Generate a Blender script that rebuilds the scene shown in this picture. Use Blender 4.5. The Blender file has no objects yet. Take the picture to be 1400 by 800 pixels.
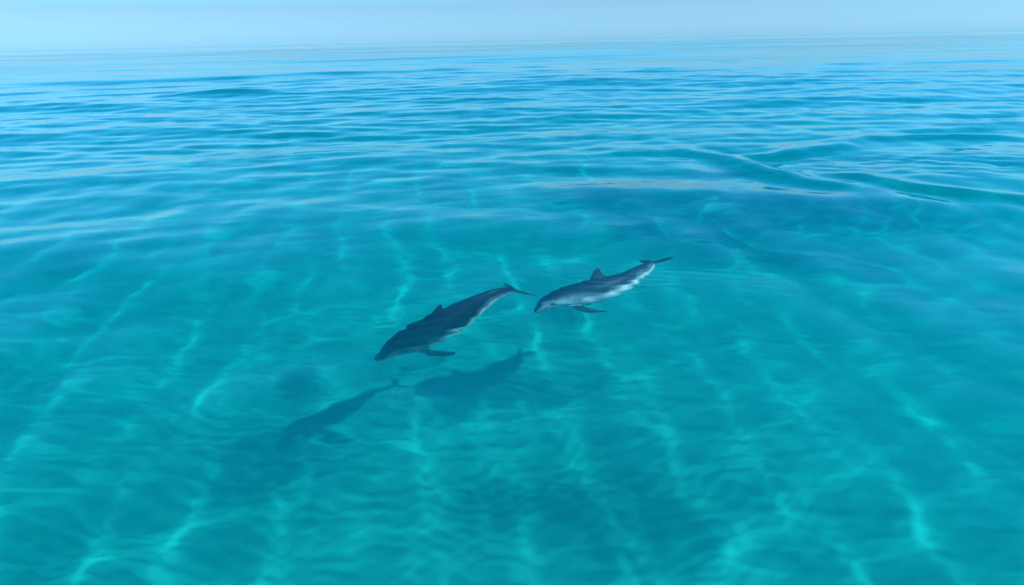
import bpy, bmesh, math
import numpy as np
from mathutils import Matrix, Vector

sc = bpy.context.scene
col = sc.collection

# ------------------------------------------------------------------ camera
CAM_H = 2.9
HFOV = math.radians(80)
cam = bpy.data.cameras.new('camera')
cam_ob = bpy.data.objects.new('camera', cam)
col.objects.link(cam_ob)
cam.sensor_fit = 'HORIZONTAL'
cam.angle = HFOV
cam.clip_start = 0.05
cam.clip_end = 40000
F = 700 / math.tan(HFOV / 2)                       # focal length in photo pixels
TILT = math.atan(29 / 1400)                        # the horizon climbs to the right
PITCH = math.atan((400 - 55.5) * math.cos(TILT) / F)
fwd = Vector((0, math.cos(PITCH), -math.sin(PITCH)))
up0 = Vector((0, math.sin(PITCH), math.cos(PITCH)))
rt0 = Vector((1, 0, 0))
rt = math.cos(TILT) * rt0 - math.sin(TILT) * up0
up = math.cos(TILT) * up0 + math.sin(TILT) * rt0
mw = Matrix((rt, up, -fwd)).transposed().to_4x4()
mw.translation = (0, 0, CAM_H)
cam_ob.matrix_world = mw
sc.camera = cam_ob

# ------------------------------------------------------------------ sky
SUN_EL = math.radians(49.5)
SUN_AZ = Vector((0.965, -0.262, 0)).normalized()     # horizontal direction towards the sun
world = bpy.data.worlds.new('World')
sc.world = world
world.use_nodes = True
nt = world.node_tree
sky = nt.nodes.new('ShaderNodeTexSky')
sky.sky_type = 'NISHITA'
sky.sun_disc = False
sky.sun_elevation = SUN_EL
sky.sun_rotation = math.atan2(SUN_AZ.x, SUN_AZ.y)
sky.altitude = 0
sky.air_density = 1.0
sky.dust_density = 0.3
sky.ozone_density = 3.0
# cool white balance of the picture, and the clear air overhead a deeper blue than the hazy rim
tco = nt.nodes.new('ShaderNodeTexCoord')
sep = nt.nodes.new('ShaderNodeSeparateXYZ')
wb = nt.nodes.new('ShaderNodeValToRGB')
els = wb.color_ramp.elements
els[0].position = 0.0; els[0].color = (0.285, 0.65, 1.24, 1)
els[1].position = 1.0; els[1].color = (0.03, 1.15, 1.55, 1)
for pos, c in ((0.05, (0.335, 0.565, 0.86, 1)), (0.09, (0.34, 0.88, 1.20, 1)), (0.20, (0.15, 0.88, 1.28, 1)), (0.36, (0.04, 0.95, 1.36, 1))):
    e = els.new(pos); e.color = c
tint = nt.nodes.new('ShaderNodeMix')
tint.data_type = 'RGBA'
tint.blend_type = 'MULTIPLY'
tint.inputs['Factor'].default_value = 1.0
bg = nt.nodes['Background']
bg.inputs['Strength'].default_value = 0.137
nt.links.new(tco.outputs['Generated'], sep.inputs['Vector'])
nt.links.new(sep.outputs['Z'], wb.inputs['Fac'])
nt.links.new(wb.outputs['Color'], tint.inputs['B'])
nt.links.new(sky.outputs['Color'], tint.inputs['A'])
nt.links.new(tint.outputs['Result'], bg.inputs['Color'])

# ------------------------------------------------------------------ sun
sun = bpy.data.lights.new('sun', 'SUN')
sun.energy = 5.0
sun.angle = math.radians(1.8)
sun.color = (1.0, 0.96, 0.9)
sun_ob = bpy.data.objects.new('sun', sun)
col.objects.link(sun_ob)
sun_dir = Vector((SUN_AZ.x * math.cos(SUN_EL), SUN_AZ.y * math.cos(SUN_EL), math.sin(SUN_EL)))
sun_ob.rotation_euler = sun_dir.to_track_quat('Z', 'Y').to_euler()
sun.cycles.is_caustics_light = True                # the sun is refracted by the waves

# ------------------------------------------------------------------ exposure / render
vs = sc.view_settings
vs.view_transform = 'Standard'
vs.look = 'None'
vs.gamma = 1
vs.exposure = 0.40
sc.cycles.caustics_refractive = True
sc.cycles.caustics_reflective = False
sc.cycles.blur_glossy = 0.3
sc.cycles.max_bounces = 8
sc.cycles.transmission_bounces = 6
sc.cycles.glossy_bounces = 4
sc.cycles.diffuse_bounces = 2
sc.cycles.volume_bounces = 2
sc.cycles.sample_clamp_indirect = 6.0
sc.cycles.use_denoising = True

# ------------------------------------------------------------------ helpers
def pixel_on_water(px, py):
    """a photo pixel -> the point where its ray meets the flat water"""
    d = fwd + ((px - 700) / F) * rt + ((400 - py) / F) * up
    t = -CAM_H / d.z
    return np.array([d.x * t, d.y * t])

def new_mat(name):
    m = bpy.data.materials.new(name)
    m.use_nodes = True
    m.node_tree.nodes.clear()
    o = m.node_tree.nodes.new('ShaderNodeOutputMaterial')
    return m, m.node_tree, o

def mesh_from(name, verts, faces, smooth=True):
    me = bpy.data.meshes.new(name)
    v = np.asarray(verts, dtype=np.float32)
    f = np.asarray(faces, dtype=np.int32)
    k = f.shape[1]
    me.vertices.add(len(v))
    me.vertices.foreach_set('co', v.ravel())
    me.loops.add(f.size)
    me.loops.foreach_set('vertex_index', f.ravel())
    me.polygons.add(len(f))
    me.polygons.foreach_set('loop_start', np.arange(0, f.size, k, dtype=np.int32))
    me.polygons.foreach_set('loop_total', np.full(len(f), k, dtype=np.int32))
    me.update(calc_edges=True)
    me.validate()
    if smooth:
        me.polygons.foreach_set('use_smooth', np.ones(len(me.polygons), dtype=bool))
    return me

def polar_grid(radii, angles):
    """a full disc: rings of quads, closed round the back, a fan at the centre (as thin quads)"""
    na, nr = len(angles), len(radii)
    R, A = np.meshgrid(radii, angles, indexing='ij')
    X = (R * np.sin(A)).ravel()
    Y = (R * np.cos(A)).ravel()
    i = np.arange(nr - 1)[:, None] * na
    j = np.arange(na)[None]
    j2 = (j + 1) % na
    q = np.stack([i + j, i + na + j, i + na + j2, i + j2 + 0 * i], -1).reshape(-1, 4)[:, ::-1]
    # grid spacing at each vertex
    dA = np.gradient(np.unwrap(angles))
    sp = np.maximum(np.gradient(radii)[:, None], R * dA[None]).ravel()
    return X, Y, q, sp

def smoothstep(a, b, x):
    t = np.clip((x - a) / (b - a), 0, 1)
    return t * t * (3 - 2 * t)

# ------------------------------------------------------------------ sea surface
rng = np.random.default_rng(11)

waves = []          # (wave number, direction, amplitude, phase)
def add_waves(n, lam0, lam1, th0, spread, slope):
    for _ in range(n):
        lam = math.exp(rng.uniform(math.log(lam0), math.log(lam1)))
        k = 2 * math.pi / lam
        th = math.radians(rng.normal(th0, spread))
        waves.append((k, th, slope * rng.uniform(0.5, 1.3) / k, rng.uniform(0, 2 * math.pi)))

add_waves(8, 28, 70, 95, 18, 0.006)      # low ground swell
add_waves(6, 80, 260, 90, 30, 0.004)
add_waves(4, 8, 14, 97, 10, 0.022)       # the swell that bands the middle distance
add_waves(10, 2.5, 6, 95, 26, 0.013)     # chop
add_waves(12, 0.9, 2.4, 90, 40, 0.008)
add_waves(9, 0.9, 2.2, 5, 14, 0.0105)     # crests running away from the camera: long light lines on the sand
add_waves(16, 0.35, 0.9, 70, 50, 0.0025) # ripples
add_waves(16, 0.13, 0.3, 90, 18, 0.0034)
add_waves(14, 0.4, 1.1, 92, 14, 0.0026)   # sharper short chop with long crests
add_waves(8, 0.45, 0.9, 4, 14, 0.0036)    # finer light lines

near_n = len(waves)
add_waves(16, 0.5, 2.2, 93, 13, 0.015)   # breezier water beyond the calm slick round the boat
add_waves(5, 3.0, 6.0, 96, 12, 0.016)

ang = np.radians(np.concatenate([np.linspace(-72, 72, 760), np.linspace(72, 288, 90)[1:-1]]))
rad = [0.0005, 0.25, 0.5]
while rad[-1] < 14:
    rad.append(rad[-1] + max(0.026, rad[-1] * 0.0042))
while rad[-1] < 60:
    rad.append(rad[-1] * 1.0065)
while rad[-1] < 1200:
    rad.append(rad[-1] * 1.011)
while rad[-1] < 8000:
    rad.append(rad[-1] * 1.04)
X, Y, quads, spacing = polar_grid(np.array(rad), ang)
Z = np.zeros_like(X)
rough2 = np.zeros_like(X)
breeze = smoothstep(11, 19, Y)
for wi, (k, th, a, ph) in enumerate(waves):
    amp = a if wi < near_n else a * breeze
    res = smoothstep(3.0, 6.0, (2 * math.pi / k) / spacing)
    on = res > 0
    Z[on] += res[on] * (amp if wi < near_n else amp[on]) * np.sin(k * (X[on] * math.cos(th) + Y[on] * math.sin(th)) + ph)
    rough2 += (1 - res ** 2) * (a * k) ** 2 / 2

def ridge(pts, height, width, skew=0.0):
    """a crest along a polyline (photo pixels on the water)"""
    P = np.array([pixel_on_water(*p) for p in pts])
    # resample smoothly
    t = np.linspace(0, len(P) - 1, 60)
    Q = np.stack([np.interp(t, np.arange(len(P)), P[:, c]) for c in (0, 1)], 1)
    for _ in range(6):
        Q[1:-1] = (Q[:-2] + 2 * Q[1:-1] + Q[2:]) / 4
    lo, hi = Q.min(0) - 5 * width, Q.max(0) + 5 * width
    sel = np.where((X > lo[0]) & (X < hi[0]) & (Y > lo[1]) & (Y < hi[1]))[0]
    x, y = X[sel], Y[sel]
    best = np.full(len(sel), 1e9); u = np.zeros(len(sel))
    for i in range(len(Q) - 1):
        a, b = Q[i], Q[i + 1]
        d = b - a; L2 = d @ d
        tt = np.clip(((x - a[0]) * d[0] + (y - a[1]) * d[1]) / L2, 0, 1)
        dd = (x - a[0] - tt * d[0]) ** 2 + (y - a[1] - tt * d[1]) ** 2
        m = dd < best
        best[m] = dd[m]; u[m] = (i + tt[m]) / (len(Q) - 1)
    env = smoothstep(0, 0.18, u) * smoothstep(1, 0.7, u) ** 0.7
    d = np.sqrt(best) / width
    Z[sel] += height * env * (np.exp(-d ** 2) - 0.35 * np.exp(-(d / 2.2) ** 2))

# wake of an animal that has just gone under: a V of crests opening to the right
ridge([(940, 205), (985, 214), (1040, 232), (1110, 252), (1180, 256)], 0.150, 0.44)
ridge([(1120, 236), (1180, 244), (1240, 258), (1320, 267), (1420, 276), (1520, 282)], 0.105, 0.36)
ridge([(985, 216), (1060, 212), (1120, 204), (1190, 193)], 0.130, 0.44)
ridge([(1040, 208), (1110, 197), (1180, 190), (1300, 188), (1420, 188)], 0.100, 0.42)
ridge([(820, 206), (900, 206), (970, 205)], 0.060, 0.60)
# short broken ripples inside the V
c0 = pixel_on_water(1285, 226)
e = np.exp(-(((X - c0[0]) / 3.4) ** 2 + ((Y - c0[1]) / 1.5) ** 2))
sel = e > 0.01
for _ in range(26):
    lam = rng.uniform(0.28, 0.7); k = 2 * math.pi / lam; th = rng.uniform(0.5, 2.6)
    Z[sel] += e[sel] * 0.024 / k * np.sin(k * (X[sel] * math.cos(th) + Y[sel] * math.sin(th)) + rng.uniform(0, 6.28))
# cat's-paws: small patches of short ripples with long crests
for (px, py, wx, wy, sl) in ((950, 372, 1.1, 0.55, 0.022), (1040, 470, 1.2, 0.6, 0.012), (600, 448, 0.9, 0.5, 0.026), (850, 388, 0.9, 0.35, 0.024), (1230, 480, 1.3, 0.7, 0.014)):
    c0 = pixel_on_water(px, py)
    e = np.exp(-np.clip(((X - c0[0]) / wx) ** 2 + ((Y - c0[1]) / wy) ** 2, 0, 40))
    sel = e > 0.01
    for _ in range(7):
        lam = rng.uniform(0.12, 0.26); k = 2 * math.pi / lam; th = math.radians(rng.normal(90, 12))
        Z[sel] += e[sel] * sl / k * np.sin(k * (X[sel] * math.cos(th) + Y[sel] * math.sin(th)) + rng.uniform(0, 6.28))
# a steeper hump far off on the left, its near face dark
for (px, py, wx, wy, hh) in ((318, 131, 4.4, 1.3, 0.34), (255, 134, 2.4, 0.9, 0.10), (420, 123, 4.0, 1.6, 0.08),
                             (780, 117, 7.0, 2.2, 0.17), (1380, 88, 14, 5.0, 0.3), (1290, 112, 7, 2.4, 0.14)):
    c = pixel_on_water(px, py)
    dx, dy = (X - c[0]) / wx, (Y - c[1]) / wy
    Z += hh * np.exp(-np.clip(dx ** 2 + dy ** 2, 0, 50))

water_me = mesh_from('sea_surface', np.stack([X, Y, Z], 1), quads)
at = water_me.attributes.new('ripple', 'FLOAT', 'POINT')
rgh = smoothstep(900, 300, np.hypot(X, Y)) * np.clip(0.38 * np.sqrt(np.maximum(2 * rough2, 0)) - 0.015, 0, 0.012)
at.data.foreach_set('value', np.sqrt(rgh).astype(np.float32))       # Blender squares the roughness

m_water, n, out = new_mat('sea_water_surface')
gl = n.nodes.new('ShaderNodeBsdfGlass')
gl.inputs['IOR'].default_value = 1.333
gl.inputs['Color'].default_value = (1, 1, 1, 1)
av = n.nodes.new('ShaderNodeAttribute'); av.attribute_name = 'ripple'
# gusts: patches of rougher and smoother water far out
geo = n.nodes.new('ShaderNodeNewGeometry')
mp = n.nodes.new('ShaderNodeMapping'); mp.inputs['Scale'].default_value = (0.012, 0.03, 1)
nz = n.nodes.new('ShaderNodeTexNoise'); nz.inputs['Scale'].default_value = 1.0; nz.inputs['Detail'].default_value = 6
mr = n.nodes.new('ShaderNodeMapRange')
mr.inputs['From Min'].default_value = 0.35; mr.inputs['From Max'].default_value = 0.65
mr.inputs['To Min'].default_value = 0.55; mr.inputs['To Max'].default_value = 1.25
mul = n.nodes.new('ShaderNodeMath'); mul.operation = 'MULTIPLY'
n.links.new(geo.outputs['Position'], mp.inputs['Vector'])
n.links.new(mp.outputs['Vector'], nz.inputs['Vector'])
n.links.new(nz.outputs['Fac'], mr.inputs['Value'])
n.links.new(av.outputs['Fac'], mul.inputs[0])
n.links.new(mr.outputs['Result'], mul.inputs[1])
n.links.new(mul.outputs['Value'], gl.inputs['Roughness'])
n.links.new(gl.outputs['BSDF'], out.inputs['Surface'])
water_me.materials.append(m_water)
water = bpy.data.objects.new('sea_surface', water_me)
col.objects.link(water)
water['kind'] = 'structure'
water.cycles.is_caustics_caster = True

# the water itself: absorbs red first. Same wave shape, a hair above the refracting surface, so that
# sunlight that has left the surface has also left the water
m_body, n, out = new_mat('sea_water_body')
ab = n.nodes.new('ShaderNodeVolumeAbsorption')
SIG = (1.05, 0.029, 0.007)
DEN = 1.4
ab.inputs['Density'].default_value = DEN
ab.inputs['Color'].default_value = tuple(1 - s / DEN for s in SIG) + (1,)
vsn = n.nodes.new('ShaderNodeVolumeScatter')
vsn.inputs['Density'].default_value = 0.28
vsn.inputs['Color'].default_value = (0.1, 0.92, 1.0, 1)
vsn.inputs['Anisotropy'].default_value = 0.3
ads = n.nodes.new('ShaderNodeAddShader')
n.links.new(ab.outputs['Volume'], ads.inputs[0])
n.links.new(vsn.outputs['Volume'], ads.inputs[1])
n.links.new(ads.outputs['Shader'], out.inputs['Volume'])
body = water.copy()
body.name = 'sea_water'
col.objects.link(body)
body.location.z = 0.00015
body.cycles.is_caustics_caster = False
body.material_slots[0].link = 'OBJECT'
body.material_slots[0].material = m_body
body['kind'] = 'structure'

# ------------------------------------------------------------------ seabed
DEPTH = 4.4
angb = np.radians(np.concatenate([np.linspace(-80, 80, 240), np.linspace(80, 280, 50)[1:-1]]))
radb = [0.001, 0.5]
while radb[-1] < 40:
    radb.append(radb[-1] + max(0.12, radb[-1] * 0.012))
while radb[-1] < 15000:
    radb.append(radb[-1] * 1.12)
XB, YB, qb, spb = polar_grid(np.array(radb), angb)
ZB = np.full_like(XB, -DEPTH)
for _ in range(22):
    lam = math.exp(rng.uniform(math.log(0.9), math.log(14))); k = 2 * math.pi / lam; th = rng.uniform(0, math.pi)
    ZB += smoothstep(3, 6, lam / spb) * 0.035 / k * np.sin(k * (XB * math.cos(th) + YB * math.sin(th)) + rng.uniform(0, 6.28))
bed_me = mesh_from('seabed', np.stack([XB, YB, ZB], 1), qb)
m_sand, n, out = new_mat('sand')
pb = n.nodes.new('ShaderNodeBsdfPrincipled')
pb.inputs['Roughness'].default_value = 1.0
pb.inputs['Specular IOR Level'].default_value = 0.0
geo = n.nodes.new('ShaderNodeNewGeometry')
n1 = n.nodes.new('ShaderNodeTexNoise'); n1.inputs['Scale'].default_value = 0.28; n1.inputs['Detail'].default_value = 7; n1.inputs['Roughness'].default_value = 0.6
n2 = n.nodes.new('ShaderNodeTexNoise'); n2.inputs['Scale'].default_value = 5.0; n2.inputs['Detail'].default_value = 4
mx = n.nodes.new('ShaderNodeMath'); mx.operation = 'MULTIPLY_ADD'; mx.inputs[1].default_value = 0.25
cr = n.nodes.new('ShaderNodeValToRGB')
cr.color_ramp.elements[0].position = 0.42; cr.color_ramp.elements[0].color = (0.62, 0.60, 0.55, 1)
cr.color_ramp.elements[1].position = 0.80; cr.color_ramp.elements[1].color = (0.78, 0.76, 0.70, 1)
n.links.new(geo.outputs['Position'], n1.inputs['Vector'])
n.links.new(geo.outputs['Position'], n2.inputs['Vector'])
n.links.new(n2.outputs['Fac'], mx.inputs[0])
n.links.new(n1.outputs['Fac'], mx.inputs[2])
n.links.new(mx.outputs['Value'], cr.inputs['Fac'])
n.links.new(cr.outputs['Color'], pb.inputs['Base Color'])
n.links.new(pb.outputs['BSDF'], out.inputs['Surface'])
bed_me.materials.append(m_sand)
bed = bpy.data.objects.new('seabed', bed_me)
col.objects.link(bed)
bed['kind'] = 'structure'
bed.cycles.is_caustics_receiver = True

# ------------------------------------------------------------------ dolphins
PROFILE = np.array([  # s, top, bottom, half width (fractions of body length, s from snout to fluke notch)
    (0.000, -.020, -.036, .009), (0.007, -.012, -.044, .019), (0.022, -.006, -.050, .026), (0.038, .001, -.055, .032),
    (0.048, .015, -.058, .039), (0.064, .033, -.063, .050), (0.100, .052, -.071, .064), (0.15, .066, -.082, .076),
    (0.22, .083, -.100, .092), (0.30, .096, -.111, .101), (0.40, .102, -.113, .102), (0.50, .097, -.104, .092),
    (0.60, .084, -.087, .073), (0.70, .068, -.066, .051), (0.80, .060, -.058, .036), (0.88, .048, -.045, .025),
    (0.94, .034, -.030, .018), (0.985, .012, -.012, .011)])

def section(s):
    return [np.interp(s, PROFILE[:, 0], PROFILE[:, i]) for i in (1, 2, 3)]

def bend(P, kv, kv2, kl, hv, hl):
    s, y, z = P[:, 0], P[:, 1], P[:, 2]
    g = np.linspace(-.05, 1.15, 481); s0 = .4
    ph = np.where(g > s0, kv * (g - s0) / .6, kv * .35 * (g - s0) / .6) + np.where(g > .72, kv2 * (g - .72) / .28, 0)
    la = np.where(g > s0, kl * (g - s0) / .6, kl * .5 * (g - s0) / .6)
    hd = smoothstep(.30, .06, g)
    ph = ph - hv * hd; la = la - hl * hd
    T = np.stack([-np.cos(ph) * np.cos(la), np.sin(la) * np.cos(ph), np.sin(ph)], 1)
    C = np.concatenate([[[0, 0, 0]], np.cumsum((T[1:] + T[:-1]) / 2 * (g[1] - g[0]), 0)])
    C = C - C[np.argmin(abs(g - s0))]
    f = lambda A: np.stack([np.interp(s, g, A[:, k]) for k in range(3)], 1)
    c = f(C); t = f(T); t /= np.linalg.norm(t, axis=1)[:, None]
    fw = -t
    l = np.stack([-fw[:, 1], fw[:, 0], 0 * s], 1); l /= np.linalg.norm(l, axis=1)[:, None]
    u = np.cross(fw, l)
    return c + y[:, None] * l + z[:, None] * u

def pose_matrix(x, y, z, hd, pt, rl):
    ch, sh, cp, sp_, cr_, sr = math.cos(hd), math.sin(hd), math.cos(pt), math.sin(pt), math.cos(rl), math.sin(rl)
    Rz = Matrix(((ch, -sh, 0), (sh, ch, 0), (0, 0, 1)))
    Ry = Matrix(((cp, 0, -sp_), (0, 1, 0), (sp_, 0, cp)))
    Rx = Matrix(((1, 0, 0), (0, cr_, -sr), (0, sr, cr_)))
    m = (Rz @ Ry @ Rx).to_4x4(); m.translation = (x, y, z)
    return m

def fin(bm, rows, normal):
    """rows: (leading point, trailing point, half thickness), root to tip; a lens-shaped blade"""
    nrm = np.array(normal, float)
    prev = None
    K = 7
    for lead, trail, th in rows:
        lead, trail = np.array(lead, float), np.array(trail, float)
        ring = []
        for i in range(K):
            t = i / (K - 1); q = lead + (trail - lead) * t
            w = th * (2.2 * math.sqrt(max(t, 0)) * (1 - t) ** .8 + 0.12)
            ring.append(bm.verts.new(q + nrm * w))
        for i in reversed(range(K)):
            t = i / (K - 1); q = lead + (trail - lead) * t
            w = th * (2.2 * math.sqrt(max(t, 0)) * (1 - t) ** .8 + 0.12)
            ring.append(bm.verts.new(q - nrm * w))
        if prev:
            for i in range(len(ring)):
                j = (i + 1) % len(ring)
                bm.faces.new((prev[i], prev[j], ring[j], ring[i]))
        else:
            bm.faces.new(ring)
        prev = ring
    bm.faces.new(prev[::-1])

def dolphin_rest(L):
    """the unbent animal in metres, x = -s*L, fused into one skin"""
    bm = bmesh.new()
    # body
    ss = np.concatenate([np.linspace(0, .1, 22), np.linspace(.1, .985, 70)[1:]])
    M = 36
    prev = None
    for s in ss:
        t, b, w = section(s)
        mid = (t + b) / 2 - 0.12 * (t - b) * smoothstep(.1, .3, s)       # widest a little below the middle
        ring = []
        for i in range(M):
            a = 2 * math.pi * i / M
            ca, sa = math.cos(a), math.sin(a)
            ex = 0.92
            yy = w * math.copysign(abs(ca) ** ex, ca)
            zz = mid + ((t - mid) if sa > 0 else (mid - b)) * math.copysign(abs(sa) ** ex, sa)
            ring.append(bm.verts.new((-s * L, yy * L, zz * L)))
        if prev:
            for i in range(M):
                j = (i + 1) % M
                bm.faces.new((prev[i], prev[j], ring[j], ring[i]))
        else:
            bm.faces.new(ring)
        prev = ring
    bm.faces.new(prev[::-1])
    P = lambda s, y, z: (-s * L, y * L, z * L)
    # dorsal fin, swept back with a hooked tip
    fin(bm, [(P(.405, 0, .085), P(.585, 0, .070), .014 * L), (P(.438, 0, .118), P(.563, 0, .100), .011 * L),
             (P(.464, 0, .143), P(.556, 0, .122), .009 * L), (P(.492, 0, .166), P(.557, 0, .147), .007 * L),
             (P(.524, 0, .186), P(.566, 0, .173), .005 * L), (P(.556, 0, .199), P(.578, 0, .195), .0035 * L)], (0, 1, 0))
    # flippers
    for sd in (1, -1):
        fin(bm, [(P(.195, .060 * sd, -.062), P(.275, .056 * sd, -.070), .012 * L), (P(.222, .095 * sd, -.100), P(.292, .086 * sd, -.102), .010 * L),
                 (P(.262, .122 * sd, -.126), P(.322, .108 * sd, -.126), .008 * L), (P(.308, .140 * sd, -.146), P(.350, .128 * sd, -.146), .006 * L),
                 (P(.352, .152 * sd, -.160), P(.374, .145 * sd, -.160), .004 * L)], (0, -.55 * sd, .83))
    # flukes
    for sd in (1, -1):
        fin(bm, [(P(.925, -.004 * sd, 0), P(.990, -.004 * sd, 0), .011 * L), (P(.945, .022 * sd, 0), P(1.008, .016 * sd, 0), .009 * L),
                 (P(.960, .062 * sd, 0), P(1.040, .058 * sd, 0), .0085 * L), (P(.988, .104 * sd, 0), P(1.050, .100 * sd, 0), .0065 * L),
                 (P(1.030, .142 * sd, 0), P(1.048, .142 * sd, 0), .0038 * L)], (0, 0, 1))
    bmesh.ops.recalc_face_normals(bm, faces=bm.faces)
    me = bpy.data.meshes.new('rest'); bm.to_mesh(me); bm.free()
    ob = bpy.data.objects.new('rest', me); col.objects.link(ob)
    r = ob.modifiers.new('r', 'REMESH'); r.mode = 'VOXEL'; r.voxel_size = 0.0085
    sm = ob.modifiers.new('s', 'SMOOTH'); sm.factor = 0.5; sm.iterations = 5
    dg = bpy.context.evaluated_depsgraph_get()
    ev = bpy.data.meshes.new_from_object(ob.evaluated_get(dg))
    bpy.data.objects.remove(ob); bpy.data.meshes.remove(me)
    return ev

def skin_colour(V, L, rs, blaze):
    s, y, z = -V[:, 0] / L, V[:, 1] / L, V[:, 2] / L
    t = np.interp(s, PROFILE[:, 0], PROFILE[:, 1]); b = np.interp(s, PROFILE[:, 0], PROFILE[:, 2])
    zz = (z - (t + b) / 2) / np.maximum((t - b) / 2, .004)
    wob = sum(np.sin(s * f_ + y * g_ + p_) * a_ for f_, g_, p_, a_ in
              [(rs.uniform(10, 30), rs.uniform(-20, 20), rs.uniform(0, 6), .05) for _ in range(5)] + [(rs.uniform(35, 80), rs.uniform(-60, 60), rs.uniform(0, 6), .045) for _ in range(6)])
    cape = smoothstep(.0, .34, zz + wob + .25 * np.sin((s - .25) * 6.5))
    belly = smoothstep(-.08, -.42, zz + .6 * wob)
    dark, flank, pale = np.array([.010, .022, .032]), np.array([.13, .19, .21]), np.array([.80, .88, .88])
    c = flank[None] + (dark - flank)[None] * cape[:, None]
    c = c + (pale - c) * belly[:, None]
    # pale shoulder blaze and cheek
    bl = np.exp(-((s - .215) / .085) ** 2 - ((zz + .14) / .38) ** 2) * blaze
    ck = np.exp(-((s - .070) / .045) ** 2 - ((zz + .28) / .5) ** 2) * blaze
    c = c + (np.array([.66, .76, .78]) - c) * np.clip(bl + ck, 0, 1)[:, None]
    # lower jaw pale, mouth line and eye patch dark
    jaw = smoothstep(.085, .05, s) * smoothstep(.1, -.3, zz)
    c = c + (pale - c) * (jaw * .8)[:, None]
    mz = -.037 + .10 * np.maximum(s - .02, 0) ** 1.0 * .35
    mouth = smoothstep(.0045, .0018, abs(z - mz)) * smoothstep(.085, .075, s)
    eye = np.exp(-((s - .112) / .016) ** 2 - ((z + .022) / .012) ** 2)
    stripe = np.exp(-((z + .028 + (s - .11) * .35) / .008) ** 2) * smoothstep(.10, .12, s) * smoothstep(.22, .18, s) * .6
    blow = np.exp(-((s - .125) / .006) ** 2 - (y / .012) ** 2) * (z > 0)
    dk = np.clip(mouth + eye + stripe + blow, 0, 1)
    c = c + (dark - c) * dk[:, None]
    # fins
    out_body = np.maximum(smoothstep(.004, .012, z - t), 0)
    out_body = np.maximum(out_body, smoothstep(.93, .96, s))
    ww = np.interp(s, PROFILE[:, 0], PROFILE[:, 3])
    rr2 = (y / np.maximum(ww, .004)) ** 2 + zz ** 2
    flip = smoothstep(1.12, 1.4, rr2) * (s > .17) * (s < .42) * (z < -.04)
    out_body = np.maximum(out_body, flip)
    c = c + (np.array([.026, .048, .060]) - c) * out_body[:, None]
    return c

m_skin, n, out = new_mat('dolphin_skin')
pb = n.nodes.new('ShaderNodeBsdfPrincipled')
pb.inputs['Roughness'].default_value = 0.42
pb.inputs['IOR'].default_value = 1.36
pb.inputs['Specular IOR Level'].default_value = 0.3
va = n.nodes.new('ShaderNodeAttribute'); va.attribute_name = 'skin'
tc = n.nodes.new('ShaderNodeTexCoord')
nz = n.nodes.new('ShaderNodeTexNoise'); nz.inputs['Scale'].default_value = 7; nz.inputs['Detail'].default_value = 8; nz.inputs['Roughness'].default_value = 0.65
mr = n.nodes.new('ShaderNodeMapRange'); mr.inputs['From Min'].default_value = 0.3; mr.inputs['From Max'].default_value = 0.7; mr.inputs['To Min'].default_value = 0.55; mr.inputs['To Max'].default_value = 1.3
mm = n.nodes.new('ShaderNodeVectorMath'); mm.operation = 'SCALE'
n.links.new(tc.outputs['Object'], nz.inputs['Vector'])
n.links.new(nz.outputs['Fac'], mr.inputs['Value'])
n.links.new(va.outputs['Color'], mm.inputs[0])
n.links.new(mr.outputs['Result'], mm.inputs['Scale'])
n.links.new(mm.outputs['Vector'], pb.inputs['Base Color'])
n.links.new(pb.outputs['BSDF'], out.inputs['Surface'])

m_eye, n, out = new_mat('dolphin_eye')
pe = n.nodes.new('ShaderNodeBsdfPrincipled')
pe.inputs['Base Color'].default_value = (0.012, 0.010, 0.010, 1)
pe.inputs['Roughness'].default_value = 0.12
n.links.new(pe.outputs['BSDF'], out.inputs['Surface'])

def eye_mesh(r):
    bm = bmesh.new()
    bmesh.ops.create_uvsphere(bm, u_segments=14, v_segments=8, radius=r)
    for v in bm.verts:
        v.co.z *= 0.75
    me = bpy.data.meshes.new('eye'); bm.to_mesh(me); bm.free()
    me.polygons.foreach_set('use_smooth', np.ones(len(me.polygons), dtype=bool))
    me.materials.append(m_eye)
    return me

LENGTH = 2.35
rest = dolphin_rest(LENGTH)
NV = len(rest.vertices)
VR = np.zeros(NV * 3, dtype=np.float32); rest.vertices.foreach_get('co', VR); VR = VR.reshape(-1, 3).astype(float)

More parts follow.
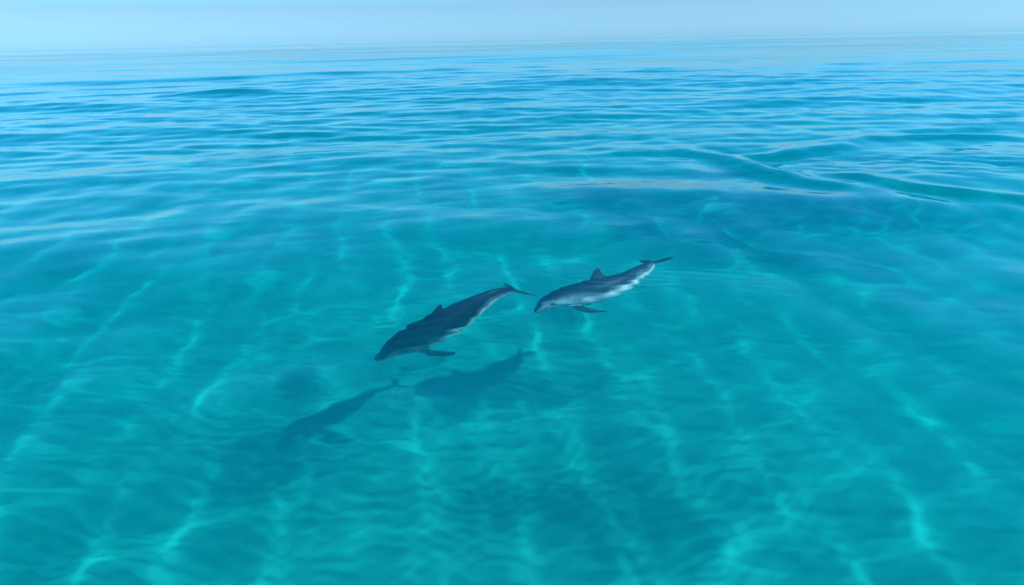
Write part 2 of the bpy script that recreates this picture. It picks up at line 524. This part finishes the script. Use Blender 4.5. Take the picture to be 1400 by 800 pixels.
def make_dolphin(q, seed, label, blaze, beak=0.0, size=1.0):
    x, y, z, hd, pt, rl, kv, kv2, kl, hv, hl = q
    S = np.stack([-VR[:, 0] / LENGTH, VR[:, 1] / LENGTH, VR[:, 2] / LENGTH], 1)
    S[:, 1:] *= 1 + 0.13 * smoothstep(.05, .2, S[:, :1]) * smoothstep(1.0, .9, S[:, :1])
    S[:, 0] -= beak * smoothstep(.075, 0, S[:, 0])
    B = bend(S, kv, kv2, kl, hv, hl) * LENGTH * size
    me = rest.copy(); me.name = 'dolphin_body'
    me.vertices.foreach_set('co', B.astype(np.float32).ravel())
    me.polygons.foreach_set('use_smooth', np.ones(len(me.polygons), dtype=bool))
    c = skin_colour(VR, LENGTH, np.random.default_rng(seed), blaze)
    a = me.attributes.new('skin', 'FLOAT_COLOR', 'POINT')
    a.data.foreach_set('color', np.concatenate([c, np.ones((NV, 1))], 1).astype(np.float32).ravel())
    me.materials.clear(); me.materials.append(m_skin); me.update()
    ob = bpy.data.objects.new('dolphin', me)
    col.objects.link(ob)
    ob.matrix_world = pose_matrix(x, y, z, hd, pt, rl)
    ob['label'] = label; ob['category'] = 'dolphin'; ob['group'] = 'dolphins swimming side by side'
    ob.cycles.is_caustics_receiver = True
    em = eye_mesh(0.013 * size)
    for sd in (1, -1):
        # on the skin beside the head
        cand = np.where((abs(-VR[:, 0] / LENGTH - .112) < .006) & (abs(S[:, 2] + .022) < .006) & (S[:, 1] * sd > 0))[0]
        p = B[cand].mean(0)
        e = bpy.data.objects.new('eye', em)
        col.objects.link(e); e.parent = ob; e.location = p
        e.cycles.is_caustics_receiver = True
    return ob

DOLPHIN_R = [1.1117, 7.7697, -0.7713, 3.4552, -0.1774, 0.6431, 0.5227, -0.1579, -0.6291, -0.3047, 0.2718]
DOLPHIN_L = [-0.9809, 7.0084, -0.9946, 3.592, -0.4894, -0.0864, 0.1362, -1.2276, -0.2978, 0.1278, 0.34]
make_dolphin(DOLPHIN_R, 1, 'grey dolphin with pale cheek and sunlit white flank, its tail just under the surface', 0.95)
make_dolphin(DOLPHIN_L, 2, 'darker, deeper dolphin without a visible pale face, its tail fluke beside the other dolphin\'s snout', 0.25, beak=0.022)
bpy.data.meshes.remove(rest)
